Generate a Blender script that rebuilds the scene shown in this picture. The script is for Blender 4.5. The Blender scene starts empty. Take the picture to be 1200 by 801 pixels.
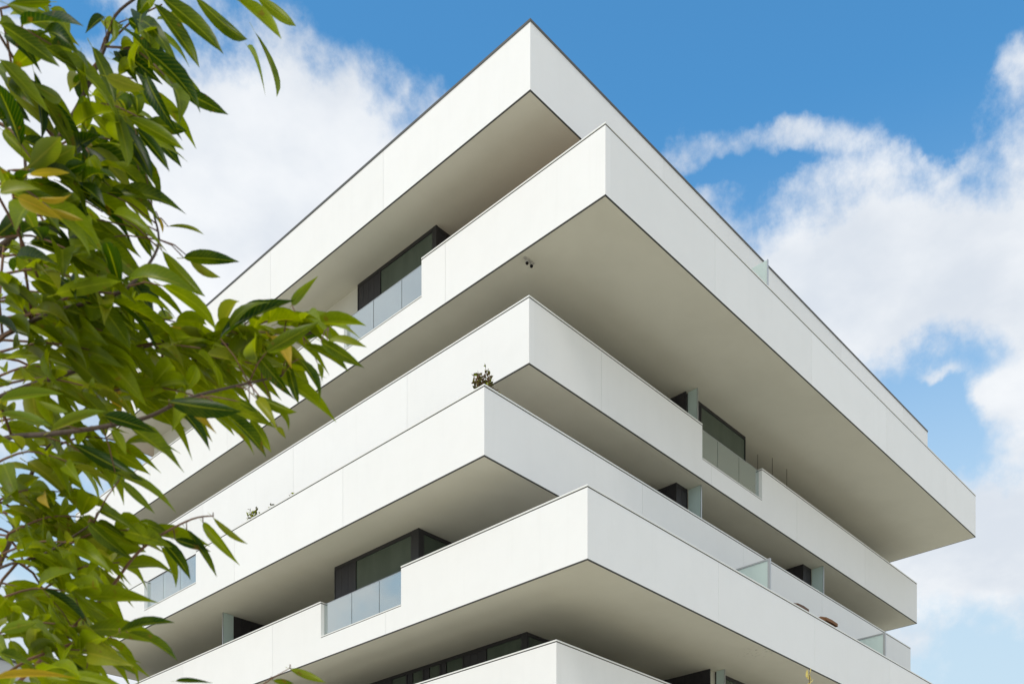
import bpy, bmesh, math, random
from mathutils import Vector, Matrix
random.seed(7)
R = math.radians
scn = bpy.context.scene
col = scn.collection

# ------------------------------------------------------------------ camera
cd = bpy.data.cameras.new('camera')
cam = bpy.data.objects.new('camera', cd); col.objects.link(cam)
cam.location = (0, 0, 1.6)
cam.rotation_euler = (R(90), 0, -math.atan2(0.72871, 0.68482))
cd.sensor_width = 36
cd.lens = 35.897
cd.shift_y = 0.63695
cd.clip_start = 0.05
cd.clip_end = 3000
cd.dof.use_dof = True
cd.dof.focus_distance = 26
cd.dof.aperture_fstop = 9
scn.camera = cam

# ------------------------------------------------------------------ light
SUN_EL, SUN_AZ = 48.0, (-0.985, -0.172)          # horizontal direction to the sun
se = R(SUN_EL)
to_sun = Vector((SUN_AZ[0]*math.cos(se), SUN_AZ[1]*math.cos(se), math.sin(se))).normalized()
sd = bpy.data.lights.new('sun', 'SUN')
sun = bpy.data.objects.new('sun', sd); col.objects.link(sun)
sd.energy = 1.65
sd.angle = R(20)
sd.color = (1.0, .93, .83)
sun.rotation_euler = to_sun.to_track_quat('Z', 'Y').to_euler()
sun.location = (-20, -10, 40)

vs = scn.view_settings
vs.view_transform = 'Standard'; vs.look = 'None'; vs.gamma = 1; vs.exposure = 0.41
vs.use_curve_mapping = False

# ------------------------------------------------------------------ sky
world = bpy.data.worlds.new('World'); scn.world = world
world.use_nodes = True
nt = world.node_tree; nt.nodes.clear()
class NG:
    """small helper for wiring math nodes"""
    def __init__(s, nt): s.nt = nt
    def new(s, t, **kw):
        n = s.nt.nodes.new(t)
        for k, v in kw.items(): setattr(n, k, v)
        return n
    def link(s, a, b): s.nt.links.new(a, b)
    def put(s, sock, v):
        if isinstance(v, bpy.types.NodeSocket): s.link(v, sock)
        else: sock.default_value = v
    def m(s, op, a, b=None, c=None, clamp=False):
        n = s.new('ShaderNodeMath', operation=op, use_clamp=clamp)
        s.put(n.inputs[0], a)
        if b is not None: s.put(n.inputs[1], b)
        if c is not None: s.put(n.inputs[2], c)
        return n.outputs[0]
    def noise(s, vec, scale, detail=6, rough=.55, lac=2.0, dist=0):
        n = s.new('ShaderNodeTexNoise')
        s.link(vec, n.inputs['Vector'])
        n.inputs['Scale'].default_value = scale; n.inputs['Detail'].default_value = detail
        n.inputs['Roughness'].default_value = rough; n.inputs['Lacunarity'].default_value = lac
        n.inputs['Distortion'].default_value = dist
        return n
    def smooth(s, x, lo, hi, a=0., b=1.):
        n = s.new('ShaderNodeMapRange', interpolation_type='SMOOTHSTEP')
        s.put(n.inputs[0], x); n.inputs[1].default_value = lo; n.inputs[2].default_value = hi
        n.inputs[3].default_value = a; n.inputs[4].default_value = b
        return n.outputs[0]
    def mix(s, fac, a, b, blend='MIX'):
        n = s.new('ShaderNodeMix', data_type='RGBA', blend_type=blend)
        s.put(n.inputs[0], fac); s.put(n.inputs[6], a); s.put(n.inputs[7], b)
        return n.outputs[2]
g = NG(nt)
sky = g.new('ShaderNodeTexSky', sky_type='NISHITA')
sky.sun_disc = False
sky.sun_elevation = se
sky.sun_rotation = math.atan2(SUN_AZ[0], SUN_AZ[1])
sky.altitude = 50; sky.air_density = 1.0; sky.dust_density = .6; sky.ozone_density = 1.6
tc = g.new('ShaderNodeTexCoord')
sep = g.new('ShaderNodeSeparateXYZ'); g.link(tc.outputs['Generated'], sep.inputs[0])
X, Y, Z = sep.outputs
# warped azimuth / elevation in degrees
n1 = g.noise(tc.outputs['Generated'], 5.5, 7, .6)
sn = g.new('ShaderNodeSeparateColor'); g.link(n1.outputs['Color'], sn.inputs[0])
az = g.m('MULTIPLY', g.m('ARCTAN2', Y, X), 57.29578)
el = g.m('MULTIPLY', g.m('ARCSINE', Z), 57.29578)
azw = g.m('ADD', az, g.m('MULTIPLY', g.m('SUBTRACT', sn.outputs[0], .5), 8))
elw = g.m('ADD', el, g.m('MULTIPLY', g.m('SUBTRACT', sn.outputs[1], .5), 6))
def blob(a, e, ra, re, amp):
    da = g.m('DIVIDE', g.m('SUBTRACT', azw, a), ra)
    de = g.m('DIVIDE', g.m('SUBTRACT', elw, e), re)
    q = g.m('ADD', g.m('MULTIPLY', da, da), g.m('MULTIPLY', de, de))
    return g.m('MULTIPLY', g.m('POWER', 2.71828, g.m('MULTIPLY', q, -1)), amp)
# cumulus banks that stand over the building, and the open gaps between them
CL = [(43.22,44.96,15.42,2.74,-2.0),(67.51,41.58,5.32,1.43,-1.2),(24.74,42.1,11.81,2.29,-2.0),(20.14,38.83,3.32,0.9,-0.9),(38.92,41.85,5.26,2.05,-1.4),(31.19,38.12,4.41,0.37,-1.0),(27.8,41.41,9.22,0.9,-0.6),(59.08,37.36,8.63,3.2,1.3),(67.51,36.31,5.68,3.51,0.6),(53.18,40.29,2.76,1.08,0.3),(23.03,33.37,8.85,2.67,1.5),(31.88,39.33,2.55,0.56,0.26),(28.47,39.41,2.95,0.66,0.36),(24.74,38.48,2.84,0.66,0.42),(17.36,39.34,1.77,0.97,0.85),(20.14,37.55,2.47,0.5,0.45),(20.75,27.35,4.21,2.56,-1.9),(17.44,27.87,1.89,1.0,1.5),(20.06,29.11,1.31,0.43,1.0),(19.33,21.85,4.55,2.04,1.0),(17.36,16.34,3.59,1.96,-1.0),(67.51,22.54,6.04,4.32,-0.9)]
acc = None
for b in CL:
    v = blob(*b)
    acc = v if acc is None else g.m('ADD', acc, v)
# flattened coordinates give the rest of the sky cloud, thickened out of view to brighten shaded walls
den = g.m('ADD', g.m('MAXIMUM', Z, 0), .25)
cmb = g.new('ShaderNodeCombineXYZ')
g.link(g.m('DIVIDE', X, den), cmb.inputs[0]); g.link(g.m('DIVIDE', Y, den), cmb.inputs[1]); g.link(Z, cmb.inputs[2])
nb = g.noise(cmb.outputs[0], 1.6, 8, .58)
nf = g.noise(tc.outputs['Generated'], 16, 8, .62)
base = g.m('MULTIPLY', g.m('SUBTRACT', nb.outputs[0], .5), 2.2)
fine = g.m('MULTIPLY', g.m('SUBTRACT', nf.outputs[0], .5), 2.4)
field = g.m('ADD', g.m('ADD', g.m('ADD', acc, base), fine), .78)
cloud = g.smooth(field, .08, 1.05)
# cloud tone: soft grey-blue hollows in white
ns = g.noise(cmb.outputs[0], 3.4, 6, .55)
tone = g.smooth(ns.outputs[0], .38, .66)
ccol = g.mix(tone, (5.4, 5.8, 6.35, 1), (7.2, 7.35, 7.5, 1))
# blue air: Nishita, then paler towards the horizon
skyc = g.mix(1.0, sky.outputs[0], (1.7, 1.7, 1.7, 1), 'MULTIPLY')
skyc = g.mix(1.0, skyc, (.43, .95, 1.10, 1), 'MULTIPLY')
hz = g.smooth(el, 41, 15, 0., .90)
skyc = g.mix(hz, skyc, (4.6, 5.7, 6.4, 1))
fin = g.mix(g.m('MULTIPLY', cloud, .97), skyc, ccol)
bgn = g.new('ShaderNodeBackground'); g.link(fin, bgn.inputs[0]); bgn.inputs[1].default_value = 0.1
out = g.new('ShaderNodeOutputWorld'); g.link(bgn.outputs[0], out.inputs[0])

# ------------------------------------------------------------------ materials
def material(name):
    m = bpy.data.materials.new(name); m.use_nodes = True
    nt = m.node_tree; nt.nodes.clear()
    g = NG(nt)
    o = g.new('ShaderNodeOutputMaterial')
    return m, g, o
def surface(name, base, rough=.6, var=.0, scale=3., dark=None, bump=0., bscale=60., streak=0., spec=.4, metal=0., speck=0., spots=None):
    m, g, o = material(name)
    p = g.new('ShaderNodeBsdfPrincipled'); g.link(p.outputs[0], o.inputs[0])
    p.inputs['Roughness'].default_value = rough; p.inputs['Metallic'].default_value = metal
    p.inputs['Specular IOR Level'].default_value = spec
    geo = g.new('ShaderNodeNewGeometry')
    c = (*base, 1)
    dk = dark or tuple(v*.72 for v in base)
    if var:
        n = g.noise(geo.outputs['Position'], scale, 6, .6)
        c = g.mix(g.smooth(n.outputs[0], .35, .75, 0., var), c, (*dk, 1))
    if streak:
        mp = g.new('ShaderNodeMapping'); g.link(geo.outputs['Position'], mp.inputs[0])
        mp.inputs['Scale'].default_value = (3.2, 3.2, .22)
        n = g.noise(mp.outputs[0], 1.6, 6, .6)
        c = g.mix(g.smooth(n.outputs[0], .5, .8, 0., streak), c, (*dk, 1))
    if speck:
        n = g.noise(geo.outputs['Position'], 26., 3, .5)
        c = g.mix(g.smooth(n.outputs[0], .64, .74, 0., speck), c, (*dk, 1))
    if spots:      # small mould marks round a given place
        for (px, py, pz, rad) in spots:
            d = g.new('ShaderNodeVectorMath', operation='DISTANCE'); g.link(geo.outputs['Position'], d.inputs[0])
            d.inputs[1].default_value = (px, py, pz)
            n = g.noise(geo.outputs['Position'], 9., 4, .6)
            f = g.m('MULTIPLY', g.smooth(d.outputs['Value'], rad, rad*.3), g.smooth(n.outputs[0], .57, .66))
            c = g.mix(g.m('MULTIPLY', f, .5), c, (.2, .18, .15, 1))
    if name == 'white_render':                 # each panel its own batch of render
        oi = g.new('ShaderNodeObjectInfo')
        c = g.mix(g.m('MULTIPLY', oi.outputs['Random'], .22), c, (*dk, 1))
    g.put(p.inputs['Base Color'], c)
    if bump:
        n = g.noise(geo.outputs['Position'], bscale, 4, .6)
        b = g.new('ShaderNodeBump'); b.inputs['Strength'].default_value = bump; b.inputs['Distance'].default_value = .01
        g.link(n.outputs[0], b.inputs['Height']); g.link(b.outputs[0], p.inputs['Normal'])
    return m
M = {}
M['render'] = surface('white_render', (.85, .843, .828), .75, .10, 1.1, (.66, .655, .63), .10, 90, .09, .3)
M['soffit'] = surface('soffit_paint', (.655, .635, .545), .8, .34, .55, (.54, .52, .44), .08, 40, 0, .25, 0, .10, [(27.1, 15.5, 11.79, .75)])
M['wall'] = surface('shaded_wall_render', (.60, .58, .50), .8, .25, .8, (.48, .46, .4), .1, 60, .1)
M['deck'] = surface('terrace_paving', (.42, .40, .37), .85, .3, 2.)
M['bounce_deck'] = surface('warm_bounce_deck', (.50, .30, .165), .75, .3, 6., None, .1, 30)  # unseen deck top, warm colour added to bounce a glow onto the soffit above
M['coping'] = surface('coping_white_metal', (.80, .80, .77), .45, .12, 4., None, 0, 1, .1)
M['copedark'] = surface('coping_dark_zinc', (.10, .10, .095), .55, .3, 5.)
M['joint_shade'] = surface('dark_joint_and_shade', (.055, .053, .048), .8, .2, 8.)  # backs panel joints; under copings its dark colour stands for gap shade
M['frame'] = surface('anthracite_frame', (.022, .021, .023), .42, .3, 6., None, 0, 1, 0, .5)
M['shutter'] = surface('anthracite_shutter', (.030, .028, .032), .5, .3, 12.)
M['alu'] = surface('brushed_aluminium', (.45, .47, .48), .4, .2, 20., None, 0, 1, 0, .5, .7)
M['paving'] = surface('light_street_paving', (.57, .525, .415), .85, .4, .35, (.47, .43, .335), .2, 18)
M['bark'] = surface('branch_bark', (.085, .055, .038), .8, .5, 30., (.045, .03, .022), .5, 160)
M['twig'] = surface('red_brown_twig', (.17, .085, .045), .7, .4, 40.)
M['brown'] = surface('brown_canvas', (.20, .092, .035), .8, .3, 7., None, .1, 200)
M['wood'] = surface('oiled_wood', (.12, .06, .03), .6, .4, 9.)
M['terracotta'] = surface('terracotta_pot', (.33, .13, .075), .75, .3, 9.)
M['spot'] = surface('spot_housing', (.42, .40, .36), .5, .2, 12.)
M['lens'] = surface('spot_lens', (.012, .010, .010), .15, 0)
M['grey_wall'] = surface('neighbour_render', (.55, .55, .55), .8, .2, .6)
M['soil'] = surface('potting_soil', (.05, .035, .025), .9, .4, 20.)

def glass_window():
    m, g, o = material('window_glass')
    p = g.new('ShaderNodeBsdfPrincipled')
    geo = g.new('ShaderNodeNewGeometry')
    mp = g.new('ShaderNodeMapping'); g.link(geo.outputs['Position'], mp.inputs[0]); mp.inputs['Scale'].default_value = (1.2, 1.2, .3)
    n = g.noise(mp.outputs[0], 1.5, 4, .5)          # drawn curtain folds behind the pane
    c = g.mix(g.smooth(n.outputs[0], .35, .7), (.060, .080, .060, 1), (.078, .100, .076, 1))
    g.link(c, p.inputs['Base Color']); p.inputs['Roughness'].default_value = .04
    p.inputs['Specular IOR Level'].default_value = .6
    p.inputs['IOR'].default_value = 1.5
    g.link(p.outputs[0], o.inputs[0])
    return m
def glass_rail():
    m, g, o = material('balustrade_glass')
    t = g.new('ShaderNodeBsdfTransparent'); t.inputs[0].default_value = (.52, .70, .63, 1)
    gl = g.new('ShaderNodeBsdfGlossy'); gl.inputs['Roughness'].default_value = .015; gl.inputs[0].default_value = (.95, 1, 1, 1)
    fr = g.new('ShaderNodeFresnel'); fr.inputs[0].default_value = 1.52
    mx = g.new('ShaderNodeMixShader')
    g.link(g.m('MULTIPLY_ADD', fr.outputs[0], 1.7, .37, True), mx.inputs[0])
    g.link(t.outputs[0], mx.inputs[1]); g.link(gl.outputs[0], mx.inputs[2])
    d = g.new('ShaderNodeBsdfDiffuse'); d.inputs[0].default_value = (.62, .76, .78, 1)      # pale blue diffuse added to brighten the glass like reflected sky
    m2 = g.new('ShaderNodeMixShader'); m2.inputs[0].default_value = .08
    g.link(mx.outputs[0], m2.inputs[1]); g.link(d.outputs[0], m2.inputs[2]); g.link(m2.outputs[0], o.inputs[0])
    return m
def frosted():
    m, g, o = material('frosted_glass')
    d = g.new('ShaderNodeBsdfDiffuse'); d.inputs[0].default_value = (.70, .80, .775, 1)
    t = g.new('ShaderNodeBsdfTranslucent'); t.inputs[0].default_value = (.72, .83, .80, 1)
    gl = g.new('ShaderNodeBsdfGlossy'); gl.inputs['Roughness'].default_value = .35
    a = g.new('ShaderNodeMixShader'); a.inputs[0].default_value = .45
    g.link(d.outputs[0], a.inputs[1]); g.link(t.outputs[0], a.inputs[2])
    b = g.new('ShaderNodeMixShader'); b.inputs[0].default_value = .06
    g.link(a.outputs[0], b.inputs[1]); g.link(gl.outputs[0], b.inputs[2]); g.link(b.outputs[0], o.inputs[0])
    return m
def leaf_mat(name, ca, cb, trans):
    m, g, o = material(name)
    oi = g.new('ShaderNodeObjectInfo'); geo = g.new('ShaderNodeNewGeometry')
    n = g.noise(geo.outputs['Position'], 14., 4, .6)
    f = g.m('MULTIPLY_ADD', g.m('SUBTRACT', n.outputs[0], .5), 1.5, g.m('MULTIPLY_ADD', oi.outputs['Random'], 1.2, -.25), True)
    c = g.mix(f, (*ca, 1), (*cb, 1))
    uv = g.new('ShaderNodeUVMap'); sx = g.new('ShaderNodeSeparateXYZ'); g.link(uv.outputs[0], sx.inputs[0])
    av = g.m('ABSOLUTE', sx.outputs[1])
    rib = g.smooth(av, .05, .13, 1., 0.)                                  # pale midrib
    vein = g.smooth(g.m('SINE', g.m('MULTIPLY', g.m('SUBTRACT', sx.outputs[0], g.m('MULTIPLY', av, .16)), 88.)), .72, 1., 0., .35)
    c = g.mix(g.m('MULTIPLY', g.m('MAXIMUM', rib, vein), .55), c, (cb[0]*1.6+.02, cb[1]*1.4+.02, cb[2]+.02, 1))
    brown = g.noise(geo.outputs['Position'], 45., 2, .5)                   # browned specks and worn margins
    c = g.mix(g.m('MULTIPLY', g.smooth(brown.outputs[0], .66, .74), .55), c, (.16, .085, .02, 1))
    p = g.new('ShaderNodeBsdfPrincipled'); g.link(c, p.inputs['Base Color'])
    p.inputs['Roughness'].default_value = .36; p.inputs['Specular IOR Level'].default_value = .18
    t = g.new('ShaderNodeBsdfTranslucent')
    ct = g.mix(1.0, c, (*trans, 1), 'MULTIPLY'); g.link(ct, t.inputs[0])
    mx = g.new('ShaderNodeMixShader'); mx.inputs[0].default_value = .46
    g.link(p.outputs[0], mx.inputs[1]); g.link(t.outputs[0], mx.inputs[2]); g.link(mx.outputs[0], o.inputs[0])
    return m
M['window'] = glass_window(); M['rail'] = glass_rail(); M['frosted'] = frosted()
M['leaf'] = leaf_mat('leaf_green', (.011, .038, .0015), (.150, .205, .0015), (2.75, 2.4, .35))
M['leaf_lime'] = leaf_mat('leaf_yellow_green', (.13, .19, .012), (.20, .22, .014), (1.9, 1.8, 1.0))
M['leaf_yellow'] = leaf_mat('leaf_turning_yellow', (.34, .27, .012), (.42, .30, .02), (1.5, 1.4, 1.0))
M['leaf_olive'] = leaf_mat('shrub_leaf_olive', (.035, .042, .012), (.085, .085, .022), (1.0, 1.0, .8))
M['leaf_brown'] = leaf_mat('shrub_leaf_brownish', (.07, .042, .018), (.11, .07, .03), (1.0, 1.0, 1.0))
M['leaf_dry'] = leaf_mat('shrub_leaf_pale', (.45, .42, .16), (.55, .5, .22), (1.2, 1.2, 1.0))

# ------------------------------------------------------------------ mesh helpers
def link(o, parent=None):
    col.objects.link(o)
    if parent: o.parent = parent
    return o
def obj(name, bm, mats, parent=None, smooth=False):
    me = bpy.data.meshes.new(name)
    bmesh.ops.recalc_face_normals(bm, faces=bm.faces) if not smooth else None
    bm.to_mesh(me); bm.free()
    for m in (mats if isinstance(mats, (list, tuple)) else [mats]): me.materials.append(m)
    if smooth:
        for p in me.polygons: p.use_smooth = True
    return link(bpy.data.objects.new(name, me), parent)
def empty(name, loc=(0, 0, 0)):
    o = bpy.data.objects.new(name, None); o.location = loc; o.empty_display_size = .3
    return link(o)
def tag(o, label=None, cat=None, group=None, kind=None):
    if label: o['label'] = label
    if cat: o['category'] = cat
    if group: o['group'] = group
    if kind: o['kind'] = kind
    return o
def box(bm, x0, x1, y0, y1, z0, z1, mi=0):
    v = [bm.verts.new(p) for p in ((x0,y0,z0),(x1,y0,z0),(x1,y1,z0),(x0,y1,z0),(x0,y0,z1),(x1,y0,z1),(x1,y1,z1),(x0,y1,z1))]
    for f in ((0,3,2,1),(4,5,6,7),(0,1,5,4),(1,2,6,5),(2,3,7,6),(3,0,4,7)):
        bm.faces.new([v[i] for i in f]).material_index = mi
def boxes(name, lst, mats, parent=None, bevel=0.):
    bm = bmesh.new()
    for b in lst: box(bm, *b)
    if bevel:
        bmesh.ops.bevel(bm, geom=bm.edges[:], offset=bevel, segments=1, affect='EDGES')
    return obj(name, bm, mats, parent)
def prism(name, pts, to3, t0, t1, mat, parent):
    """polygon pts (s,z) extruded from t0 to t1; to3(s,t,z)->xyz"""
    bm = bmesh.new()
    a = [bm.verts.new(to3(s, t0, z)) for s, z in pts]; b = [bm.verts.new(to3(s, t1, z)) for s, z in pts]
    n = len(pts)
    bm.faces.new(a); bm.faces.new(b[::-1])
    for i in range(n): bm.faces.new((a[i], b[i], b[(i+1) % n], a[(i+1) % n]))
    return obj(name, bm, mat, parent)
def tube(bm, pts, r0, r1, seg=7, mi=0):
    pts = [Vector(p) for p in pts]; rings = []
    for i, p in enumerate(pts):
        d = (pts[min(i+1, len(pts)-1)] - pts[max(i-1, 0)]).normalized()
        a = d.orthogonal().normalized() if i == 0 else (pa - d*pa.dot(d)).normalized()
        pa = a; b = d.cross(a)
        r = r0 + (r1-r0)*i/(len(pts)-1)
        rings.append([bm.verts.new(p + (a*math.cos(k*2*math.pi/seg) + b*math.sin(k*2*math.pi/seg))*r) for k in range(seg)])
    for q, s in zip(rings, rings[1:]):
        for k in range(seg): bm.faces.new((q[k], q[(k+1) % seg], s[(k+1) % seg], s[k])).material_index = mi
    bm.faces.new(rings[0][::-1]).material_index = mi; bm.faces.new(rings[-1]).material_index = mi

def spline(pts, n=5):
    out = []
    for k in range(len(pts)-1):
        p0 = pts[max(k-1, 0)]; p1 = pts[k]; p2 = pts[k+1]; p3 = pts[min(k+2, len(pts)-1)]
        for q in range(n):
            t = q/n
            out.append(.5*((2*p1) + (p2-p0)*t + (2*p0-5*p1+4*p2-p3)*t*t + (3*p1-p0-3*p2+p3)*t**3))
    return out + [pts[-1]]

# ------------------------------------------------------------------ ground
bm = bmesh.new(); vs_ = [bm.verts.new(p) for p in ((-900,-900,0),(900,-900,0),(900,900,0),(-900,900,0))]; bm.faces.new(vs_)
tag(obj('ground', bm, M['paving']), kind='structure')

# ------------------------------------------------------------------ the building
B = empty('apartment_building', (31, 28, 0))
tag(B, 'white apartment building of stacked shifted balcony bands with recessed dark windows', 'building')
BL = Vector(B.location)
def part(o, label=None):
    """keep world coordinates while hanging a part on the building's base"""
    if o.parent is B: o.matrix_parent_inverse = Matrix.Translation(-BL)
    if label: o['label'] = label
    return o
BH, FH, TH, SL = 1.70, 3.01, .20, .42       # band height, storey height, panel thickness, slab thickness
Z1 = 25.53                                   # dark line under the roof coping
# level: u0, u1, v0, v1, left notch (v, v), right notch (u, u)
BANDS = {1: (18.606, 43.772, 16.869, 39.74, None, None),
         2: (19.434, 44.588, 15.180, 44.40, (21.80, 25.392), None),
         3: (19.419, 44.594, 17.647, 42.30, None, (27.526, 31.24)),
         4: (17.761, 43.836, 17.623, 40.863, (31.297, 34.903), None),
         5: (18.625, 44.10, 15.078, 40.20, (21.747, 25.471), None),
         6: (19.474, 44.60, 16.770, 39.80, None, None),
         7: (18.20, 43.90, 16.10, 40.40, None, None),
         8: (19.30, 44.40, 15.60, 39.90, None, None)}
PANES = {2: (22.806, 24.102), 4: (32.55, 33.74), 5: (22.848, 24.12), 3: (28.62, 29.94)}
ND = 1.045
def zt(i): return Z1 - FH*(i-1)
def face_run(i, bal, a, b, to3, notch, joints):
    """one side of a band: panels, dark gap-shade line, coping, drip line.  s runs a..b, t = depth inward"""
    t = zt(i); zb = t - BH
    cs = .015; zp = t - cs                   # panel top, then the dark gap-shade strip, then the coping
    js = [a] + [j for j in joints if a + .5 < j < b - .5] + [b]
    hg = .004
    for k in range(len(js)-1):
        s0 = js[k] + (hg if k else 0); s1 = js[k+1] - (hg if k < len(js)-2 else 0)
        prof = [(s0, zb), (s1, zb)]
        if notch:
            n0, n1 = notch; zn = zp - ND
            inside = lambda s: n0 < s < n1
            prof.append((s1, zn if inside(s1) else zp))
            if s0 < n1 <= s1 and s1 > n1: prof += [(n1, zp), (n1, zn)]
            if s0 <= n0 < s1: prof += [(n0, zn), (n0, zp)]
            prof.append((s0, zn if inside(s0) else zp))
        else: prof += [(s1, zp), (s0, zp)]
        prism('fascia_panel', prof, to3, 0, TH, M['render'], bal)
    return js
def bar(lst, to3, s0, s1, t0, t1, z0, z1):
    p, q = to3(s0, t0, z0), to3(s1, t1, z1)
    lst.append((min(p[0], q[0]), max(p[0], q[0]), min(p[1], q[1]), max(p[1], q[1]), z0, z1))
for i, (u0, u1, v0, v1, nl, nr) in BANDS.items():
    t = zt(i); zb = t - BH
    # slab (soffit below, paving above) as the balcony itself
    bm = bmesh.new()
    box(bm, u0+TH-.03, u1-TH+.03, v0+TH-.03, v1-TH+.03, zb, zb+SL)
    bm.faces.ensure_lookup_table(); bm.faces[1].material_index = 1
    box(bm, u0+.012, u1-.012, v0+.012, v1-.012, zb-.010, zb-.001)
    bal = part(obj('balcony', bm, [M['soffit'], M['bounce_deck'] if i == 2 else M['deck']], B))
    sides = [('L', v0, v1, lambda s, d, z, u0=u0: (u0+d, s, z), nl),
             ('R', u0+TH, u1, lambda s, d, z, v0=v0: (s, v0+d, z), nr),
             ('E', v0+TH, v1, lambda s, d, z, u1=u1: (u1-d, s, z), None),
             ('B', u0+TH, u1-TH, lambda s, d, z, v1=v1: (s, v1-d, z), None)]
    joint_shade, cop, drip, rails = [], [], [], []
    roof = i == 1
    for nm, a, b, to3, notch in sides:
        j0 = v0 + 5.63 if nm in 'LE' else u0 + 5.7
        if i in (3,): j0 = 22.41
        if i == 4 and nm == 'R': j0 = 24.314
        if i == 2 and nm == 'R': j0 = 24.319
        if i == 5 and nm == 'L': j0 = 22.412
        step = 5.65
        joints = [j0 + step*k for k in range(8)]
        joints = [j for j in joints if not notch or abs(j-notch[0]) > .3 and abs(j-notch[1]) > .3]
        js = face_run(i, bal, a, b, to3, notch, joints)
        for j in js[1:-1]:
            if not (notch and notch[0] < j < notch[1]): bar(joint_shade, to3, j-.03, j+.03, .02, TH-.02, zb+.05, t-.06)
            else: bar(joint_shade, to3, j-.03, j+.03, .02, TH-.02, zb+.05, zb+.5)
        spans = [(a, b)] if not notch else [(a, notch[0]), (notch[1], b)]
        e0 = TH if nm in 'R' else 0
        for (s0, s1) in spans:
            ov = .05 if roof else .03
            c0 = s0 + (ov if nm in 'REB' and s0 == a else 0); c1 = s1 - (ov if nm == 'B' and s1 == b else 0)
            if roof:
                bar(cop, to3, c0-(.02 if nm == 'L' and s0 == a else 0), c1, -.02, TH+.05, t-.015, t+.045)
            else:
                bar(joint_shade, to3, s0, s1, .004 if nm == 'L' and False else .006, TH-.01, t-.015, t+.012)  # shade below the coping, put in as a dark strip
                bar(cop, to3, c0-(.012 if nm == 'L' and s0 == a else 0), c1, -.012, TH+.03, t+.012, t+.048)
        if notch:
            zn = t - .015 - ND
            bar(joint_shade, to3, notch[0], notch[1], .006, TH-.01, zn, zn+.018)
            bar(cop, to3, notch[0]+.002, notch[1]-.002, -.010, TH+.02, zn+.018, zn+.045)
            ps = [notch[0]] + list(PANES[i]) + [notch[1]]
            zg0, zg1 = zn + .05, t - .02
            for p0, p1 in zip(ps, ps[1:]):
                l = []; bar(l, to3, p0+.011, p1-.011, .125, .137, zg0, zg1)
                boxes('glass_pane', l, M['rail'], bal)
            bar(rails, to3, notch[0]+.004, notch[1]-.004, .121, .141, zg1+.001, zg1+.014)
        bar(drip, to3, (a-.004 if nm == 'L' else a-TH+.0225 if nm in 'RE' else a), b+(.004 if nm == 'R' else 0) if nm != 'E' else b-.0225, -.004, .022, zb-.015, zb+.015)
    boxes('joint_shade_strip', joint_shade, M['joint_shade'], bal)
    boxes('coping', cop, M['copedark'] if roof else M['coping'], bal)
    boxes('drip_edge', drip, M['joint_shade'], bal)
    if rails: boxes('glass_rail', rails, M['alu'], bal)
# flat roof
part(boxes('roof', [(18.85, 43.5, 17.1, 39.5, zt(1)-.95, zt(1)-.55)], M['deck'], B))

# --- core walls between the slabs: boxes (u0,u1,v0,v1)
def sof(i): return zt(i) - BH               # soffit of band i
def flo(i): return zt(i) - BH + SL          # terrace floor of band i
CORE = {2: [(20.06, 43.0, 21.86, 38.6)],
        3: [(21.3, 43.0, 20.6, 39.5), (27.55, 31.19, 18.30, 20.6)],
        4: [(21.2, 42.4, 20.4, 39.6), (27.16, 27.74, 18.40, 20.4), (35.56, 36.15, 18.39, 20.4)],
        5: [(21.3, 42.8, 21.76, 39.0), (19.29, 21.3, 21.76, 25.50), (19.29, 21.3, 31.50, 32.08)],
        6: [(21.23, 27.6, 19.39, 38.6), (27.53, 43.2, 17.40, 38.6)],
        7: [(21.0, 42.5, 19.5, 38.8)], 8: [(21.5, 42.8, 19.2, 38.6)]}
for i, lst in CORE.items():
    for b in lst:
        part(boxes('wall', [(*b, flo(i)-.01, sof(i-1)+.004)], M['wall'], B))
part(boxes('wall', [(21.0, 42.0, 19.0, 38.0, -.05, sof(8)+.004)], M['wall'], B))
# --- windows; axis 'v': plane u = const facing -u, axis 'u': plane v = const facing -v
def window(i, axis, plane, bays, post0=0., post1=0.):
    """bays: list of (a, b, 'g' glass | 's' shutter board); frame members round every bay"""
    z0, z1 = flo(i)+.005, sof(i-1)-.004
    to3 = (lambda s, d, z: (plane+d, s, z)) if axis == 'v' else (lambda s, d, z: (s, plane+d, z))
    fr = []
    A, Bq = bays[0][0], bays[-1][1]
    bar(fr, to3, A, Bq, 0, .055, z1-.11, z1); bar(fr, to3, A, Bq, 0, .055, z0, z0+.10)
    edges = sorted({e for b in bays for e in b[:2]})
    for e in edges: 
        s0, s1 = max(A, e-.035), min(Bq, e+.035)
        bar(fr, to3, s0, s1, -.004, .050, z0+.101, z1-.111)
    w = part(boxes('window', fr, M['frame'], B))
    for a, b, k in bays:
        s0, s1 = (a if a > A else a)+.036, b-.036
        if s1 - s0 < .05: continue
        l = []
        if k == 'g':
            bar(l, to3, s0, s1, .025, .04, z0+.101, z1-.111); boxes('pane', l, M['window'], w)
        else:
            n = max(1, int((s1-s0)/.24)); st = (s1-s0)/n
            for q in range(n): bar(l, to3, s0+q*st+.004, s0+(q+1)*st-.004, 0.010, .045, z0+.101, z1-.111)
            boxes('shutter', l, M['shutter'], w)
    return w
window(2, 'v', 19.995, [(21.93, 24.35, 'g'), (24.35, 25.43, 's')])
window(2, 'u', 21.80, [(20.06, 21.0, 's'), (21.0, 23.2, 'g')])
part(boxes('corner_post', [(19.99, 20.055, 21.79, 21.929, flo(2)+.005, sof(1)-.004)], M['frame'], B))
window(3, 'u', 18.235, [(27.62, 28.36, 's'), (28.36, 31.16, 'g')])
window(4, 'u', 18.335, [(27.10, 27.74, 's')])
window(4, 'u', 18.33, [(35.50, 36.15, 's')])
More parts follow.
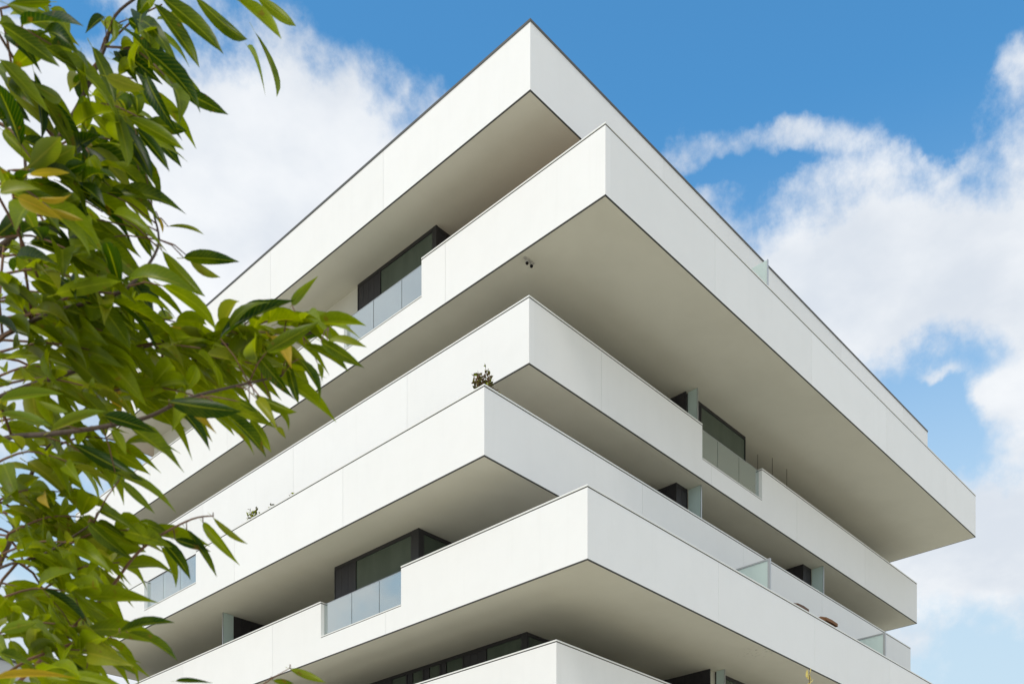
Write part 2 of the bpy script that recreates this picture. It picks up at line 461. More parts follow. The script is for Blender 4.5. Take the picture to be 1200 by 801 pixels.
window(5, 'v', 19.225, [(21.98, 24.57, 'g'), (24.57, 25.59, 's')])
window(5, 'u', 21.695, [(19.40, 20.9, 'g')])
part(boxes('corner_post', [(19.22, 19.285, 21.685, 21.979, flo(5)+.005, sof(4)-.004), (19.29, 19.399, 21.69, 21.75, flo(5)+.005, sof(4)-.004)], M['frame'], B))
window(6, 'v', 21.165, [(19.50, 20.95, 'g'), (20.95, 21.90, 's'), (21.90, 22.66, 'g'), (22.66, 22.90, 's'), (22.90, 23.42, 'g'), (23.42, 23.68, 's'), (23.68, 24.20, 'g'), (24.20, 24.46, 's'), (24.46, 25.2, 'g'), (25.2, 26.3, 's'), (26.3, 28.6, 'g')])
window(6, 'u', 19.325, [(21.23, 23.6, 'g'), (23.6, 25.0, 's')])
part(boxes('corner_post', [(21.16, 21.225, 19.315, 19.499, flo(6)+.005, sof(5)-.004)], M['frame'], B))
window(6, 'u', 17.335, [(27.86, 28.1, 's'), (28.1, 31.0, 'g')])
# dark boarded reveals of the loggias
def boards(i, axis, plane, a, b):
    z0, z1 = flo(i)+.003, sof(i-1)-.003
    to3 = (lambda s, d, z: (plane+d, s, z)) if axis == 'v' else (lambda s, d, z: (s, plane+d, z))
    n = max(2, int((b-a)/.3)); st = (b-a)/n; l = []
    for q in range(n): bar(l, to3, a+q*st+.003, a+(q+1)*st-.003, 0, .045, z0, z1)
    part(boxes('loggia_lining', l, M['shutter'], B))
boards(3, 'v', 27.492, 18.235, 20.55)
boards(4, 'v', 27.105, 18.392, 20.35)
boards(4, 'v', 35.505, 18.388, 20.35)
boards(6, 'v', 27.475, 17.34, 19.3)
boards(5, 'u', 31.445, 19.31, 21.28)
boards(5, 'v', 19.236, 31.50, 32.08)
# --- frosted privacy screens
def screen(axis, plane, a, b, z0, z1, post, rail):
    """sheet across the terrace; a = outer edge"""
    to3 = (lambda s, d, z: (plane+d, s, z)) if axis == 'v' else (lambda s, d, z: (s, plane+d, z))
    fr = []
    bar(fr, to3, a, a+post, -.006, .05, z0, z1)
    if rail: bar(fr, to3, a+post, b, -.002, .046, z1-rail, z1)
    bar(fr, to3, a+post, b, -.002, .046, z0, z0+.03)
    s = part(boxes('privacy_screen', fr, M['alu'], B))
    l = []; bar(l, to3, a+post+.001, b, .014, .03, z0+.031, z1-(rail or .004)); boxes('frosted_pane', l, M['frosted'], s)
    return s
screen('v', 27.57, 15.10+TH, 18.3, flo(5), zt(5)+1.18, .085, .05)
screen('v', 35.81, 15.10+TH, 18.3, flo(5), zt(5)+1.09, .085, .05)
screen('v', 27.56, 15.18+TH, 18.3, flo(2), zt(2)+1.12, .02, .0)
screen('v', 27.58, 17.86, 18.23, flo(3), sof(2)-.004, .012, 0)
screen('v', 27.76, 17.84, 18.33, flo(4), sof(3)-.004, .012, 0)
screen('v', 36.17, 17.84, 18.33, flo(4), sof(3)-.004, .012, 0)
screen('v', 27.82, 17.02, 17.33, flo(6), sof(5)-.004, .012, 0)
screen('u', 31.385, 18.84, 19.26, flo(5), sof(4)-.004, .012, 0)

# ------------------------------------------------------------------ neighbour far behind, at the left
NB = empty('neighbouring_building', (14, 56, 0))
tag(NB, 'grey neighbouring building with a dark roof edge, low behind the lower left leaves', 'building')
def npart(name, l, m):
    o = boxes(name, l, m, NB); o.matrix_parent_inverse = Matrix.Translation(-Vector(NB.location)); return o
npart('wall', [(4, 23.4, 50.0, 62, 0, 17.22)], M['grey_wall'])
npart('coping', [(3.95, 23.45, 49.95, 62.05, 17.221, 17.33)], M['copedark'])
for fl in range(5):
    for k in range(6):
        x = 5.6 + 3.0*k; z = 1.6 + 3.1*fl
        if z + 1.6 > 16: continue
        w = npart('window', [(x, x+1.5, 49.95, 50.02, z, z+.06), (x, x+1.5, 49.95, 50.02, z+1.5, z+1.56), (x, x+.06, 49.951, 50.021, z+.061, z+1.499), (x+1.44, x+1.5, 49.951, 50.021, z+.061, z+1.499)], M['frame'])
        boxes('pane', [(x+.061, x+1.439, 49.97, 49.99, z+.062, z+1.498)], M['window'], w)

# ------------------------------------------------------------------ things on the terraces
def put(o, root): o.matrix_parent_inverse = Matrix.Translation(-Vector(root.location)); return o
# twin spotlight under the second band
S = empty('ceiling_spotlight', (19.78, 17.985, sof(2)))
tag(S, 'small twin spotlight with two dark lenses under the large upper overhang', 'spotlight')
zs = sof(2)
put(boxes('mounting_plate', [(19.60, 19.97, 17.94, 18.03, zs-.03, zs-.001)], M['spot'], S, .006), S)
for k, (x, y) in enumerate(((19.70, 17.98), (19.86, 17.97))):
    d = Vector((-.30, -.32, -1)).normalized()
    a = Vector((x, y, zs-.045)); b = a + d*.13
    bm = bmesh.new(); tube(bm, [a + Vector((0, 0, .03)), a, b], .036, .046, 14)
    h = put(obj('lamp_head', bm, M['spot'], S), S)
    bm = bmesh.new(); tube(bm, [b + d*.001, b + d*.016, b+d*.022], .044, .036, 14)
    l = obj('lens', bm, M['lens'], h)
# parasols on the fifth terrace
def parasol(x, y, ztop, rad, label, mat):
    P = empty('parasol', (x, y, flo(5))); tag(P, label, 'parasol', 'brown parasols on the terrace')
    bm = bmesh.new(); top = bm.verts.new((x, y, ztop)); ring = []
    for sx, sy in ((1, 1), (0, 1), (-1, 1), (-1, 0), (-1, -1), (0, -1), (1, -1), (1, 0)):
        ring.append(bm.verts.new((x+rad*sx, y+rad*sy, ztop-.60*rad+(.02 if 0 in (sx, sy) else 0))))
    val = [bm.verts.new(v.co + Vector((0, 0, -.10))) for v in ring]
    for k in range(8):
        q = (k+1) % 8; bm.faces.new((top, ring[k], ring[q])); bm.faces.new((ring[k], val[k], val[q], ring[q]))
    o = put(obj('canopy', bm, mat, P), P)
    bm = bmesh.new(); tube(bm, [(x, y, flo(5)+.08), (x, y, ztop-.02)], .022, .02, 8); put(obj('pole', bm, M['wood'], P), P)
    bm = bmesh.new(); tube(bm, [(x, y, flo(5)), (x, y, flo(5)+.08)], .25, .22, 16); put(obj('base', bm, M['alu'], P), P)
parasol(32.84, 16.3, 14.60, .42, 'rust brown parasol peak, the lower right of two above the terrace parapet', M['brown'])
parasol(30.92, 16.3, 14.53, .36, 'smaller dark brown parasol peak between a frosted screen and the rust brown parasol', M['wood'])

# three slender poles standing on the fourth terrace down
for k, (x, zz, lab) in enumerate(((31.78, .87, 'thin dark pole nearest the glass balustrade, behind the white parapet'),
                                  (32.80, 1.14, 'middle one of three thin dark poles behind the white parapet'),
                                  (33.85, 1.14, 'thin dark pole farthest from the glass balustrade, behind the white parapet'))):
    bm = bmesh.new(); zt_ = zt(3) + zz
    tube(bm, [(x, 18.12, flo(3)), (x, 18.12, zt_ - .02), (x, 18.12, zt_)], .010, .008, 8)
    tube(bm, [(x, 18.12, zt_ + .0005), (x, 18.12, zt_ + .03)], .012, .005, 8)
    p = obj('garden_pole', bm, M['bark']); tag(p, lab, 'pole', 'thin poles on the terrace')
# plants
def leaf_card(bm, p, d, n, L, W, mi=0):
    d = d.normalized(); s = d.cross(n).normalized(); n = s.cross(d)
    pts = [(0, 0, 0), (.3, .5, .05), (.65, .42, .06), (1, 0, -.04), (.65, -.42, .06), (.3, -.5, .05)]
    vs = [bm.verts.new(p + d*L*a + s*W*b + n*L*c) for a, b, c in pts]
    bm.faces.new((vs[0], vs[1], vs[2], vs[3])).material_index = mi; bm.faces.new((vs[0], vs[3], vs[4], vs[5])).material_index = mi
def rvec(): return Vector((random.gauss(0, 1), random.gauss(0, 1), random.gauss(0, 1))).normalized()
def potted(name, label, cat, x, y, z0, h, spread, nst, nlf, L, mats, pot=True, group=None, stemlean=(0, 0)):
    Q = empty(name, (x, y, z0)); tag(Q, label, cat, group)
    zb = z0
    if pot:
        bm = bmesh.new(); tube(bm, [(x, y, z0), (x, y, z0+.3), (x, y, z0+.33)], .13, .18, 16)
        put(obj('pot', bm, M['terracotta'], Q), Q); zb = z0+.31
    st = bmesh.new(); lf = bmesh.new()
    for s in range(nst):
        a = random.uniform(0, 6.283); r = spread*random.uniform(.25, 1)
        tip = Vector((x + r*math.cos(a) + stemlean[0], y + r*math.sin(a) + stemlean[1], z0 + h*random.uniform(.80, 1)*(1-.18*(r/spread)**2)))
        b0 = Vector((x, y, zb)); mid = b0.lerp(tip, .5) + Vector((math.cos(a), math.sin(a), 0))*r*.12
        tube(st, [b0, mid, tip], .010, .004, 5)
        for k in range(nlf):
            f = random.uniform(.35, 1.); p = b0.lerp(mid, f*2) if f < .5 else mid.lerp(tip, f*2-1)
            d = (rvec() + Vector((0, 0, .25)) + (tip-b0).normalized()*.4)
            leaf_card(lf, p, d, rvec(), L*random.uniform(.6, 1.2), L*.5*random.uniform(.7, 1.1), random.randrange(len(mats)))
    put(obj('stem', st, M['twig'], Q), Q); put(obj('foliage', lf, mats, Q), Q)
potted('potted_shrub', 'bushy olive green potted shrub rising above the corner of a white balcony', 'shrub', 18.22, 18.06, flo(4), 2.18, .42, 22, 42, .11, [M['leaf_olive'], M['leaf_brown'], M['leaf_brown'], M['leaf_olive'], M['leaf']])
fz = flo(4)
for (v, hh, n, lab) in ((28.35, 2.00, 9, 'small dark green tuft above the long white parapet, the fuller of three'),
                        (26.20, 1.88, 5, 'sparse tuft with a single dark leaf above the parapet, nearest the corner shrub'),
                        (27.33, 1.82, 3, 'tiny wisp of a plant peeking over the parapet between two tufts')):
    potted('balcony_plant', lab, 'plant', 18.12, v, fz, hh, .26 if n > 5 else .12, n, 34 if n > 5 else 22, .12, [M['leaf_olive'], M['leaf']], True, 'small plants along the long white parapet')
# slim young street tree: only its pale yellow tip reaches into the view
YT = empty('young_tree', (15.72, 8.0, 0)); tag(YT, 'pale yellow leafy tip of a young tree at the bottom edge, under the lowest overhang', 'tree')
bm = bmesh.new(); tube(bm, spline([Vector(p) for p in ((15.72, 8.0, -.03), (15.76, 7.97, 2.2), (15.70, 8.02, 4.6), (15.72, 8.0, 6.95))]), .045, .006, 9)
put(obj('trunk', bm, M['bark'], YT, True), YT)
for k in range(12):
    z = 2.6 + .34*k; a = k*2.4; ln = .9*(1-(z-2.2)/5.2)
    bm = bmesh.new(); b0 = Vector((15.72, 8.0, z)); b1 = b0 + Vector((math.cos(a)*ln, math.sin(a)*ln, .5*ln+.12)); tube(bm, [b0, b0.lerp(b1, .5)+Vector((0, 0, -.02)), b1], .011, .003, 5)
    put(obj('branch', bm, M['bark'], YT), YT)
bm = bmesh.new()
for k in range(520):
    f = random.random()**.8; z = 2.7 + 3.85*f; rr = .10 + .75*(1-f)
    p = Vector((15.72 + random.gauss(0, rr*.45), 8.0 + random.gauss(0, rr*.45), z))
    leaf_card(bm, p, rvec() + Vector((0, 0, .5 if f > .9 else -.2)), rvec(), random.uniform(.08, .14), .045, 0 if z > 6.2 else 1)
for k in range(11):
    p = Vector((15.72 + random.gauss(0, .03), 8.0 + random.gauss(0, .03), 6.55 + .035*k))
    leaf_card(bm, p, rvec()*.7 + Vector((0, 0, .9)), rvec(), .13, .045, 0)
tag(put(obj('foliage', bm, [M['leaf_dry'], M['leaf_lime']], YT), YT), kind='stuff')

# ------------------------------------------------------------------ the tree in the foreground
T = empty('tree', (.45, 3.30, 0))
tag(T, 'leafy tree with long drooping green leaves and a few yellow ones in the left foreground', 'tree')
TL = Vector(T.location)
LEAVES = [(1.198,1.938,3.742,1.254,1.855,3.642,0.0331,0.2),(1.281,1.995,3.847,1.329,1.909,3.757,0.0269,0.2),(1.135,2.005,3.751,1.209,1.916,3.651,0.0313,0.15),(1.378,2.184,3.921,1.397,2.134,3.779,0.0146,0.7),(1.447,2.257,4.048,1.469,2.195,3.861,0.0152,0.2),(1.035,1.965,3.651,1.121,1.865,3.527,0.0386,0.1),(1.026,1.975,3.636,1.103,1.929,3.527,0.0351,0),(0.965,1.893,3.45,1.049,1.831,3.34,0.0401,0),(1.016,1.985,3.483,1.074,1.946,3.368,0.0351,0),(0.942,1.918,3.316,1.009,1.822,3.239,0.0284,0.1),(0.999,2.003,3.381,1.049,1.953,3.292,0.0263,0),(0.925,1.936,3.338,0.936,1.905,3.21,0.0301,0),(0.977,2.026,3.399,1.014,1.959,3.257,0.0351,0),(0.797,1.926,3.446,0.734,1.959,3.42,0.0222,0.3),(0.741,1.986,3.442,0.816,1.881,3.361,0.027,0.3),(0.694,1.89,3.31,0.777,1.84,3.258,0.0331,0.15),(0.732,1.995,3.338,0.806,1.946,3.251,0.0318,0.1),(0.816,2.052,3.407,0.833,2.061,3.287,0.0234,0.1),(0.771,2.1,3.36,0.819,2.075,3.322,0.0234,0),(1.001,2.147,3.705,0.965,2.158,3.651,0.0221,0.2),(0.969,2.035,3.609,0.951,2.038,3.542,0.0176,0.1),(0.894,1.969,3.455,0.929,1.943,3.353,0.0334,0),(0.857,1.935,3.397,0.878,1.933,3.302,0.0212,0.05),(0.868,1.851,3.307,0.927,1.819,3.302,0.0286,0.35),(1.037,2.11,3.701,1.079,2.098,3.686,0.0257,0),(1.007,1.994,3.6,1.055,1.908,3.464,0.0351,0),(0.636,1.733,2.895,0.684,1.691,2.905,0.0303,0.6),(0.676,1.763,2.925,0.732,1.718,2.896,0.0256,0.85),(0.689,1.749,2.964,0.735,1.701,2.967,0.0142,0.9),(0.699,1.739,2.925,0.728,1.679,2.917,0.0114,0.9),(0.755,1.825,2.984,0.794,1.781,2.963,0.0135,0.8),(0.923,1.938,3.129,0.984,1.838,3.033,0.0267,0.15),(0.922,2.012,3.155,0.997,1.97,3.095,0.0257,0.05),(0.998,2.005,3.179,1.034,1.998,3.128,0.0228,0.3),(0.959,2.046,3.249,0.986,2.021,3.246,0.0211,0.2),(1.096,2.047,3.254,1.142,1.979,3.227,0.0092,0.6),(1.048,2.097,3.291,1.081,2.098,3.327,0.0165,0.8),(1.082,2.061,3.273,1.09,2.059,3.243,0.0092,0.6),(1.068,1.93,3.114,1.159,1.866,3.122,0.0316,0.3),(1.086,1.94,3.129,1.142,1.911,3.103,0.0213,0.55),(1.013,1.916,3.092,1.073,1.853,3.001,0.0308,0.3),(0.893,1.824,2.924,0.983,1.721,2.897,0.0381,0.25),(0.949,1.794,2.932,1.022,1.725,2.85,0.0385,0.25),(0.902,1.96,3.012,0.946,1.908,2.906,0.0251,0),(0.919,2.016,3.116,0.962,1.94,3.03,0.024,0),(0.782,1.87,2.868,0.858,1.772,2.883,0.0309,0.2),(1.22,1.768,3.018,1.269,1.744,3.091,0.0211,0.3),(1.151,1.842,3.011,1.183,1.768,3.001,0.0158,0.2),(1.104,1.818,2.934,1.148,1.733,2.971,0.0274,0.25),(1.093,1.831,2.917,1.199,1.729,2.998,0.0343,0.25),(1.244,1.815,3.035,1.304,1.733,3.009,0.0216,0.2),(1.27,1.862,3.025,1.34,1.79,3.035,0.0184,0.1),(1.128,1.72,2.858,1.199,1.642,2.917,0.0301,0.3),(1.209,1.634,2.878,1.257,1.569,2.861,0.0217,0.75),(1.201,1.642,2.878,1.278,1.604,2.845,0.0267,0.3),(1.238,1.749,2.935,1.289,1.668,2.868,0.0228,0.15),(1.201,1.716,2.876,1.226,1.682,2.784,0.024,0.2),(1.213,1.776,2.907,1.219,1.743,2.804,0.0211,0),(1.145,1.775,2.88,1.201,1.728,2.798,0.0308,0.1),(1.316,1.812,2.96,1.314,1.794,2.91,0.0165,0.3),(0.922,1.72,2.674,1.008,1.616,2.651,0.0371,0.3),(1.009,1.627,2.674,1.041,1.615,2.661,0.0155,0.3),(0.969,1.743,2.706,1.003,1.692,2.637,0.0222,0.85),(1.009,1.847,2.751,1.054,1.804,2.666,0.0267,0.05),(1.044,1.737,2.71,1.113,1.698,2.638,0.0359,0.1),(1.14,1.781,2.804,1.184,1.698,2.755,0.0223,0.25),(1.116,1.733,2.765,1.129,1.681,2.687,0.0251,0.7),(1.19,1.8,2.816,1.206,1.759,2.749,0.0193,0),(1.171,1.747,2.739,1.192,1.748,2.724,0.0137,0.6),(1.161,1.831,2.784,1.195,1.805,2.718,0.0246,0.05),(0.884,1.833,2.273,0.947,1.744,2.286,0.0238,0.2),(0.895,1.822,2.273,0.953,1.745,2.217,0.027,0.25),(0.897,1.966,2.28,0.945,1.887,2.219,0.0301,0),(1.095,1.901,2.57,1.146,1.844,2.481,0.0246,0.2),(1.136,1.931,2.604,1.171,1.853,2.536,0.0162,0.35),(1.072,1.925,2.556,1.121,1.891,2.463,0.0193,0.2),(1.056,1.943,2.535,1.119,1.911,2.521,0.0211,0.2),(1.008,1.921,2.515,1.066,1.899,2.443,0.0343,0.15),(1.036,1.964,2.521,1.064,1.955,2.442,0.0246,0.1),(1.005,1.997,2.572,1.063,1.975,2.556,0.0246,0.1),(0.927,2.007,2.571,0.972,1.917,2.507,0.0257,0.05),(0.947,2.058,2.572,0.993,1.991,2.519,0.014,0),(0.889,1.975,2.524,0.964,1.936,2.462,0.0301,0.2),(0.906,1.665,2.153,0.96,1.631,2.154,0.0105,0.3),(1.218,1.771,2.27,1.265,1.713,2.24,0.0193,0.5),(1.194,1.796,2.246,1.239,1.787,2.248,0.014,0.4),(0.902,1.888,2.597,0.986,1.809,2.522,0.0244,0.4),(0.931,1.93,2.608,0.988,1.897,2.55,0.0201,0.6),(0.847,1.946,2.651,0.933,1.837,2.575,0.0326,0.05),(0.897,1.82,2.656,0.958,1.728,2.56,0.0445,0.2),(0.842,1.805,2.648,0.908,1.73,2.614,0.0309,0.35),(0.755,1.825,2.593,0.812,1.732,2.615,0.0211,0.4),(0.919,1.942,2.706,0.937,1.913,2.652,0.0267,0),(0.921,2.013,2.67,0.96,2.012,2.614,0.0206,0),(0.655,1.785,2.587,0.724,1.698,2.593,0.0227,0.5),(0.699,1.739,2.587,0.72,1.673,2.553,0.0128,0.8),(0.674,1.838,2.594,0.723,1.746,2.557,0.0205,0.3),(0.655,1.785,2.204,0.691,1.719,2.213,0.0227,0.5),(0.612,1.685,2.095,0.706,1.61,2.101,0.016,0.9),(0.655,1.785,2.168,0.695,1.73,2.137,0.0284,0.3),(0.828,2.04,2.394,0.885,1.96,2.314,0.0234,0.05),(0.868,1.997,2.394,0.903,1.925,2.335,0.0167,0.05),(0.879,1.985,2.302,0.923,1.98,2.269,0.0134,0.6),(0.862,2.003,2.31,0.915,1.94,2.292,0.0234,0.05),(0.885,1.979,2.227,0.843,1.998,2.254,0.0167,0)]
TWIGS = [((1.044,2.247,3.724),(1.087,2.056,3.738),7),((1.051,2.24,3.733),(1.056,1.943,3.478),8),((1.011,2.282,3.599),(1.055,2.089,3.493),8),((0.965,2.331,3.503),(0.989,2.014,3.355),9),((0.721,2.007,3.41),(0.797,1.926,3.37),5),((0.759,2.113,3.422),(0.822,2.046,3.38),6),((0.797,2.218,3.399),(0.811,2.058,3.246),6),((0.942,2.21,3.484),(0.947,2.058,3.293),7),((0.911,2.243,3.402),(0.965,2.039,3.267),9),((0.782,2.088,3.213),(0.879,1.985,3.193),8),((0.721,2.007,3.108),(0.755,1.825,2.991),6),((0.833,2.18,3.197),(0.897,1.966,3.099),9),((0.797,2.218,3.153),(0.868,1.997,3.062),9),((0.923,2.23,3.218),(0.989,2.014,3.086),9),((0.759,2.113,3.004),(0.841,1.88,2.934),9),((0.805,2.064,2.929),(0.919,1.87,2.947),10),((0.797,2.218,2.986),(0.908,1.954,2.908),10),((0.961,2.19,3.047),(1.056,1.943,2.991),10),((0.797,2.218,2.916),(0.908,1.954,2.865),11),((0.986,2.163,2.96),(1.066,1.86,2.907),11),((1.093,2.049,2.988),(1.188,1.803,2.969),12),((1.181,1.955,3.015),(1.244,1.742,2.991),10),((0.797,2.218,2.846),(0.897,1.966,2.795),10),((0.974,2.177,2.878),(1.04,1.814,2.781),11),((1.118,2.096,2.978),(1.188,1.803,2.898),11),((0.835,2.324,2.832),(0.917,2.09,2.767),8),((0.835,2.324,2.74),(0.862,2.003,2.653),8),((0.923,2.23,2.776),(0.971,2.033,2.746),7),((0.835,2.324,2.657),(0.893,2.116,2.64),7),((0.86,2.297,2.593),(0.935,2.071,2.588),8),((0.797,2.218,2.495),(0.874,1.991,2.491),8),((0.942,2.21,2.565),(1.001,2.001,2.56),7),((0.911,2.243,2.473),(0.977,2.026,2.495),8),((0.797,2.218,2.407),(0.874,1.991,2.394),9),((0.797,2.218,2.337),(0.874,1.991,2.327),9),((0.833,2.18,2.275),(0.891,1.973,2.28),8),((0.759,2.113,2.21),(0.797,1.926,2.203),6),((0.936,2.217,2.372),(0.953,2.052,2.354),4),((0.886,2.416,2.686),(0.923,2.23,2.602),5),((0.886,2.416,2.993),(0.936,2.217,2.951),6),((0.886,2.416,3.166),(0.936,2.217,3.107),6),((1.107,2.253,3.073),(1.189,2.02,3.001),7),((0.946,2.425,3.102),(1.022,2.199,2.982),8),((1.007,2.433,3.054),(1.097,2.191,2.984),7),((0.906,2.468,3.298),(0.944,2.281,3.204),6),((0.986,2.382,3.436),(1.022,2.199,3.33),6),((0.873,2.43,3.157),(0.961,2.19,3.08),8),((1.067,2.296,3.2),(1.137,2.075,3.048),8),((0.932,2.439,2.866),(1.009,2.212,2.766),7),((0.854,2.377,2.719),(0.923,2.23,2.639),6),((0.873,2.43,2.638),(0.948,2.203,2.528),7),((0.946,2.425,2.582),(1.022,2.199,2.587),7),((0.854,2.377,2.512),(0.936,2.217,2.427),7),((0.873,2.43,2.455),(0.948,2.203,2.344),7),((0.86,2.297,2.335),(0.905,2.103,2.258),6),((1.189,2.093,3.032),(1.225,1.909,2.988),6),((0.848,2.31,3.723),(0.923,2.23,3.732),4),((1.018,2.275,3.647),(1.073,2.144,3.621),5),((1.107,2.253,3.024),(1.202,2.079,2.993),6)]
BRANCHES = [([(0.877,2.717,3.365),(0.893,2.409,3.291),(0.921,2.305,3.33),(0.923,2.23,3.411),(0.967,2.183,3.525),(1.024,2.196,3.681),(1.041,2.178,3.756),(1.083,2.133,3.805)],0.011),([(0.877,2.717,3.344),(0.906,2.468,3.308),(0.913,2.387,3.335),(0.946,2.425,3.495),(0.952,2.491,3.736),(1.006,2.58,4.034)],0.01),([(0.849,2.747,3.135),(0.835,2.324,3.006),(0.849,2.091,2.962),(0.888,1.947,2.945),(0.919,1.87,2.951),(1.007,1.922,3.099),(1.074,2.069,3.282)],0.009),([(0.849,2.747,2.947),(0.873,2.43,2.936),(0.974,2.177,2.951),(1.1,2.043,3.01),(1.185,1.878,2.965),(1.272,1.713,2.97)],0.011),([(0.849,2.747,2.895),(0.848,2.31,2.795),(0.818,1.977,2.67),(0.863,1.857,2.656),(0.919,1.796,2.673),(0.967,1.745,2.706),(1.071,1.781,2.786),(1.206,1.783,2.872)],0.009),([(0.898,2.841,2.393),(0.925,2.521,2.617),(0.913,2.387,2.663),(0.932,2.366,2.763),(0.944,2.281,2.813),(0.986,2.163,2.878)],0.012),([(0.913,2.387,2.301),(0.921,2.16,2.354),(0.959,2.046,2.425),(0.988,1.986,2.491),(1.013,1.93,2.524),(1.069,1.899,2.568),(1.12,1.904,2.594)],0.006),([(0.877,2.717,2.571),(0.848,2.31,2.519),(0.869,2.142,2.504),(0.919,2.016,2.547)],0.007),([(0.921,2.16,2.354),(0.897,1.966,2.29),(0.894,1.853,2.28)],0.003),([(1.185,1.878,2.22),(1.182,1.809,2.24),(1.218,1.771,2.272)],0.003)]
def inT(o): o.matrix_parent_inverse = Matrix.Translation(-TL); return o
trunk = [Vector(p) for p in ((.45, 3.30, -.05), (.50, 3.26, .9), (.555, 3.206, 2.175), (.60, 3.12, 3.04), (.779, 2.968, 3.914), (.80, 2.9, 5.0), (.72, 2.85, 6.0))]
bm = bmesh.new()
tp = spline(trunk)
tube(bm, tp, .085, .025, 12)
inT(obj('trunk', bm, M['bark'], T, True))
bcurves = []
for pl, r in BRANCHES:
    pts = [Vector(p) for p in pl]
    if r > .0065:
        root = min(tp, key=lambda q: (q-pts[0]).length + abs(q.z-(pts[0].z-.35))*.8)
        pts = [root, root.lerp(pts[0], .55)+Vector((0, 0, .02))] + pts
    sp = spline(pts); bcurves += sp
    bm = bmesh.new(); tube(bm, sp, r*.75, r*.22, 7)
    inT(obj('branch', bm, M['bark'] if r > .0065 else M['twig'], T, True))
# leaf meshes: chord along +X (length 1, half width about .5 * W), bulging up +Z, pointed tip, short petiole
def leaf_mesh(k, mat):
    rnd = random.Random(k)
    me = bpy.data.meshes.new('leaf'); V, Fc = [], []
    st = [0, .06, .16, .30, .46, .62, .76, .88, .95, 1.0]
    arch = rnd.uniform(.03, .17); fold = rnd.uniform(.15, .9); side = rnd.uniform(-.09, .09); twist = rnd.uniform(-.9, .9)
    for x in st:
        w = .5*math.sin(math.pi*min(1, x**.66))**.95 if 0 < x < 1 else .0
        if x > .8: w *= .85
        if x == 1.0: w = .004
        if x == 0: w = .02
        z = arch*4*x*(1-x); yo = side*4*x*(1-x)
        V.append((x, yo, z)); 
        for sgn in (1, -1):
            wv = rnd.uniform(-.05, .05)
            V.append((x, yo + sgn*w, z + w*fold*.30 + sgn*twist*(x-.4)*w*.35 + wv*.12*w))
    n = len(st)
    for i in range(n-1):
        a = 3*i; b = a+3
        Fc += [(a, b, b+1, a+1), (a, a+2, b+2, b)]
    o = len(V)
    V += [(-.12, .03, -.05), (-.12, -.03, -.05), (0.02, .02, .0), (.02, -.02, .0)]
    Fc.append((o, o+2, o+3, o+1))
    me.from_pydata(V, [], Fc); me.materials.append(mat)
    uvl = me.uv_layers.new(name='UVMap')
    for lp in me.loops:
        vi = lp.vertex_index; x = V[vi][0]
        uvl.data[lp.index].uv = (x, 0. if vi >= o or vi % 3 == 0 else (1. if vi % 3 == 1 else -1.))
    for p in me.polygons: p.use_smooth = True
    return me
NV = 12
LM = {m: [leaf_mesh(10+k, M[m]) for k in range(NV)] for m in ('leaf', 'leaf_lime', 'leaf_yellow')}
stuff = []
indiv = [0]
def add_leaf(b, t, wd, mat, up, single=True):
    b = Vector(b); t = Vector(t); d = t-b; L = d.length; x = d.normalized()
    z = (up - x*up.dot(x)).normalized(); y = z.cross(x)
    mw = Matrix(((x.x*L, y.x*wd, z.x*L, b.x), (x.y*L, y.y*wd, z.y*L, b.y), (x.z*L, y.z*wd, z.z*L, b.z), (0, 0, 0, 1)))
    k = random.randrange(NV)
    if single and indiv[0] < 300:
        indiv[0] += 1
        o = bpy.data.objects.new('leaf', LM[mat][k]); col.objects.link(o); o.parent = T
        o.matrix_parent_inverse = Matrix.Translation(-TL); o.matrix_basis = mw
    else: stuff.append((mw, mat, k))
toward = Vector((-.73, -.68, -.75)).normalized()     # roughly back to someone looking up from the street
def pick_up():
    return (Vector((0, 0, 1))*random.uniform(.2, 1.) - toward*random.uniform(-.9, .9) + rvec()*.35).normalized()
def pmat(y):
    q = y + random.gauss(0, .07)
    return 'leaf_yellow' if q > .72 else 'leaf_lime' if q > .34 else 'leaf'
twm = bmesh.new()
for L in LEAVES:
    b, t = Vector(L[0:3]), Vector(L[3:6])
    up = (Vector((0, 0, 1))*.35 + (toward if random.random() < .6 else -toward)*.75 + rvec()*.22).normalized()
    if up.dot(Vector((0, 0, 1))) < 0 and random.random() < .7: up = -up
    add_leaf(b, t, L[6]*.86, pmat(L[7]), up)
    # petiole to the nearest branch or twig when that is close
    q = min(bcurves, key=lambda c: (c-b).length)
    if (q-b).length < .16: tube(twm, [q, q.lerp(b, .5)+Vector((0, 0, .008)), b], .0016, .0010, 4)
lean = Vector((.685, -.729, 0))                       # the crown leans out to the right of the street view
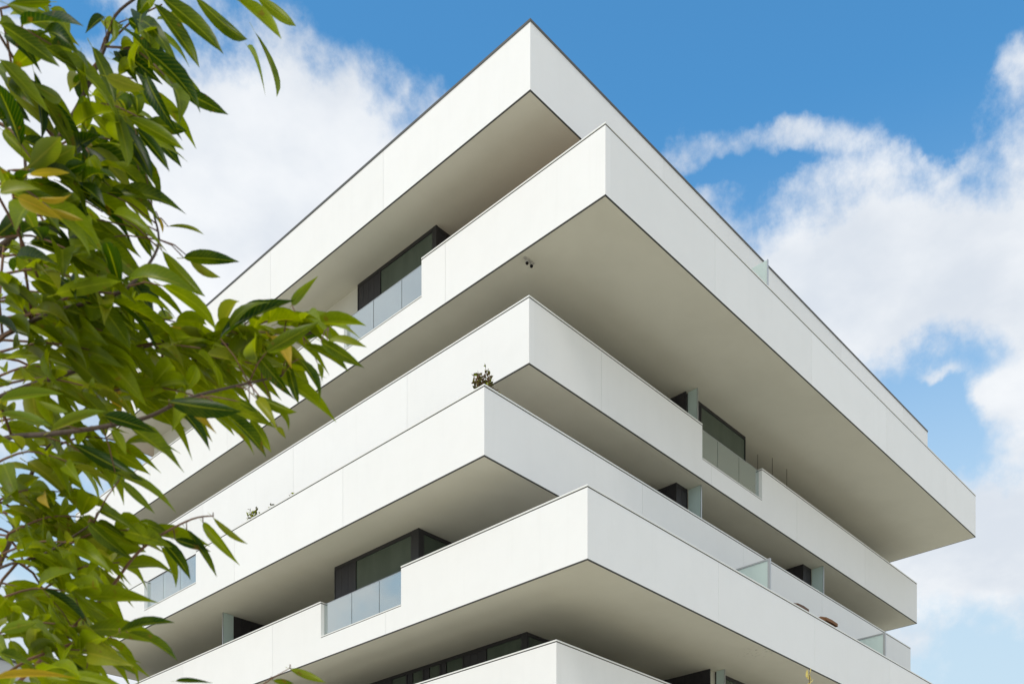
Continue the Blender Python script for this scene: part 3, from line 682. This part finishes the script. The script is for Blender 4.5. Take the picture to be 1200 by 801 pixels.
for a, b, n in TWIGS:
    a, b = Vector(a), Vector(b); ln = (b-a).length
    sag = Vector((0, 0, -.06*ln))
    c = spline([a, a.lerp(b, .5)-sag, b+sag*.5], 4)
    root = min(bcurves, key=lambda q: (q-a).length)
    bm = bmesh.new()
    tube(bm, ([root, root.lerp(a, .6)+Vector((0, 0, .012))] if .01 < (root-a).length < .55 else []) + c, .0032, .0012, 5)
    inT(obj('twig', bm, M['twig'], T, True))
    n = int(n*1.62)
    for k in range(n):
        f = (k+.6)/n; p = c[min(len(c)-1, int(f*(len(c)-1)))] .lerp(c[min(len(c)-1, int(f*(len(c)-1))+1)], random.random())
        sd_ = 1 if k % 2 else -1
        td = (b-a).normalized(); sv = td.cross(Vector((0, 0, 1))).normalized()
        d = td*random.uniform(.1, .9) + sv*sd_*random.uniform(.1, 1.0) + Vector((0, 0, -1))*random.uniform(-.1, 1.0) + lean*random.uniform(.0, .7)
        L = random.uniform(.085, .155)
        ps = p + sv*sd_*.006 + Vector((0, 0, -.004))
        yb = .10 + .22*(random.random() < .28) + (.5 if random.random() < .025 else 0)
        add_leaf(ps + d.normalized()*.015, ps + d.normalized()*(L+.015), L*random.uniform(.23, .34), pmat(yb), pick_up())
tag(inT(obj('petiole', twm, M['twig'], T, True)), kind='stuff')
# the rest of the crown, above and to the left of what the street view takes in
for k in range(900):
    c = Vector((.75, 2.95, 4.6)) + Vector((random.gauss(0, .55), random.gauss(0, .55), random.gauss(0, .75)))
    # keep clear of the open air to the right where the photograph shows sky and building
    rgt = c.x*.6848 - c.y*.7287; fwd = c.x*.7287 + c.y*.6848
    if fwd < .8: continue
    px = 600 + 1196.6*rgt/fwd; py = 1164.8 - 1196.6*(c.z-1.6)/fwd
    if px > -70 and py > -60: continue
    if px > 200: continue
    d = rvec()*.6 + Vector((0, 0, -.7)) + lean*.3; L = random.uniform(.085, .135)
    add_leaf(c, c + d.normalized()*L, L*.3, pmat(.1), pick_up(), False)
V, Fc, MI, UVS = [], [], [], []
mn = ['leaf', 'leaf_lime', 'leaf_yellow']
for mw, mat, k in stuff:
    me = LM[mat][k]; o = len(V)
    V += [tuple(mw @ v.co) for v in me.vertices]
    for p in me.polygons: Fc.append(tuple(o+i for i in p.vertices)); MI.append(mn.index(mat))
    UVS += [c for d in me.uv_layers[0].data for c in d.uv]
me = bpy.data.meshes.new('foliage'); me.from_pydata(V, [], Fc)
for m in mn: me.materials.append(M[m])
me.uv_layers.new(name='UVMap').data.foreach_set('uv', UVS)
me.polygons.foreach_set('material_index', MI); me.polygons.foreach_set('use_smooth', [True]*len(MI))
fo = inT(link(bpy.data.objects.new('foliage', me), T)); tag(fo, kind='stuff')
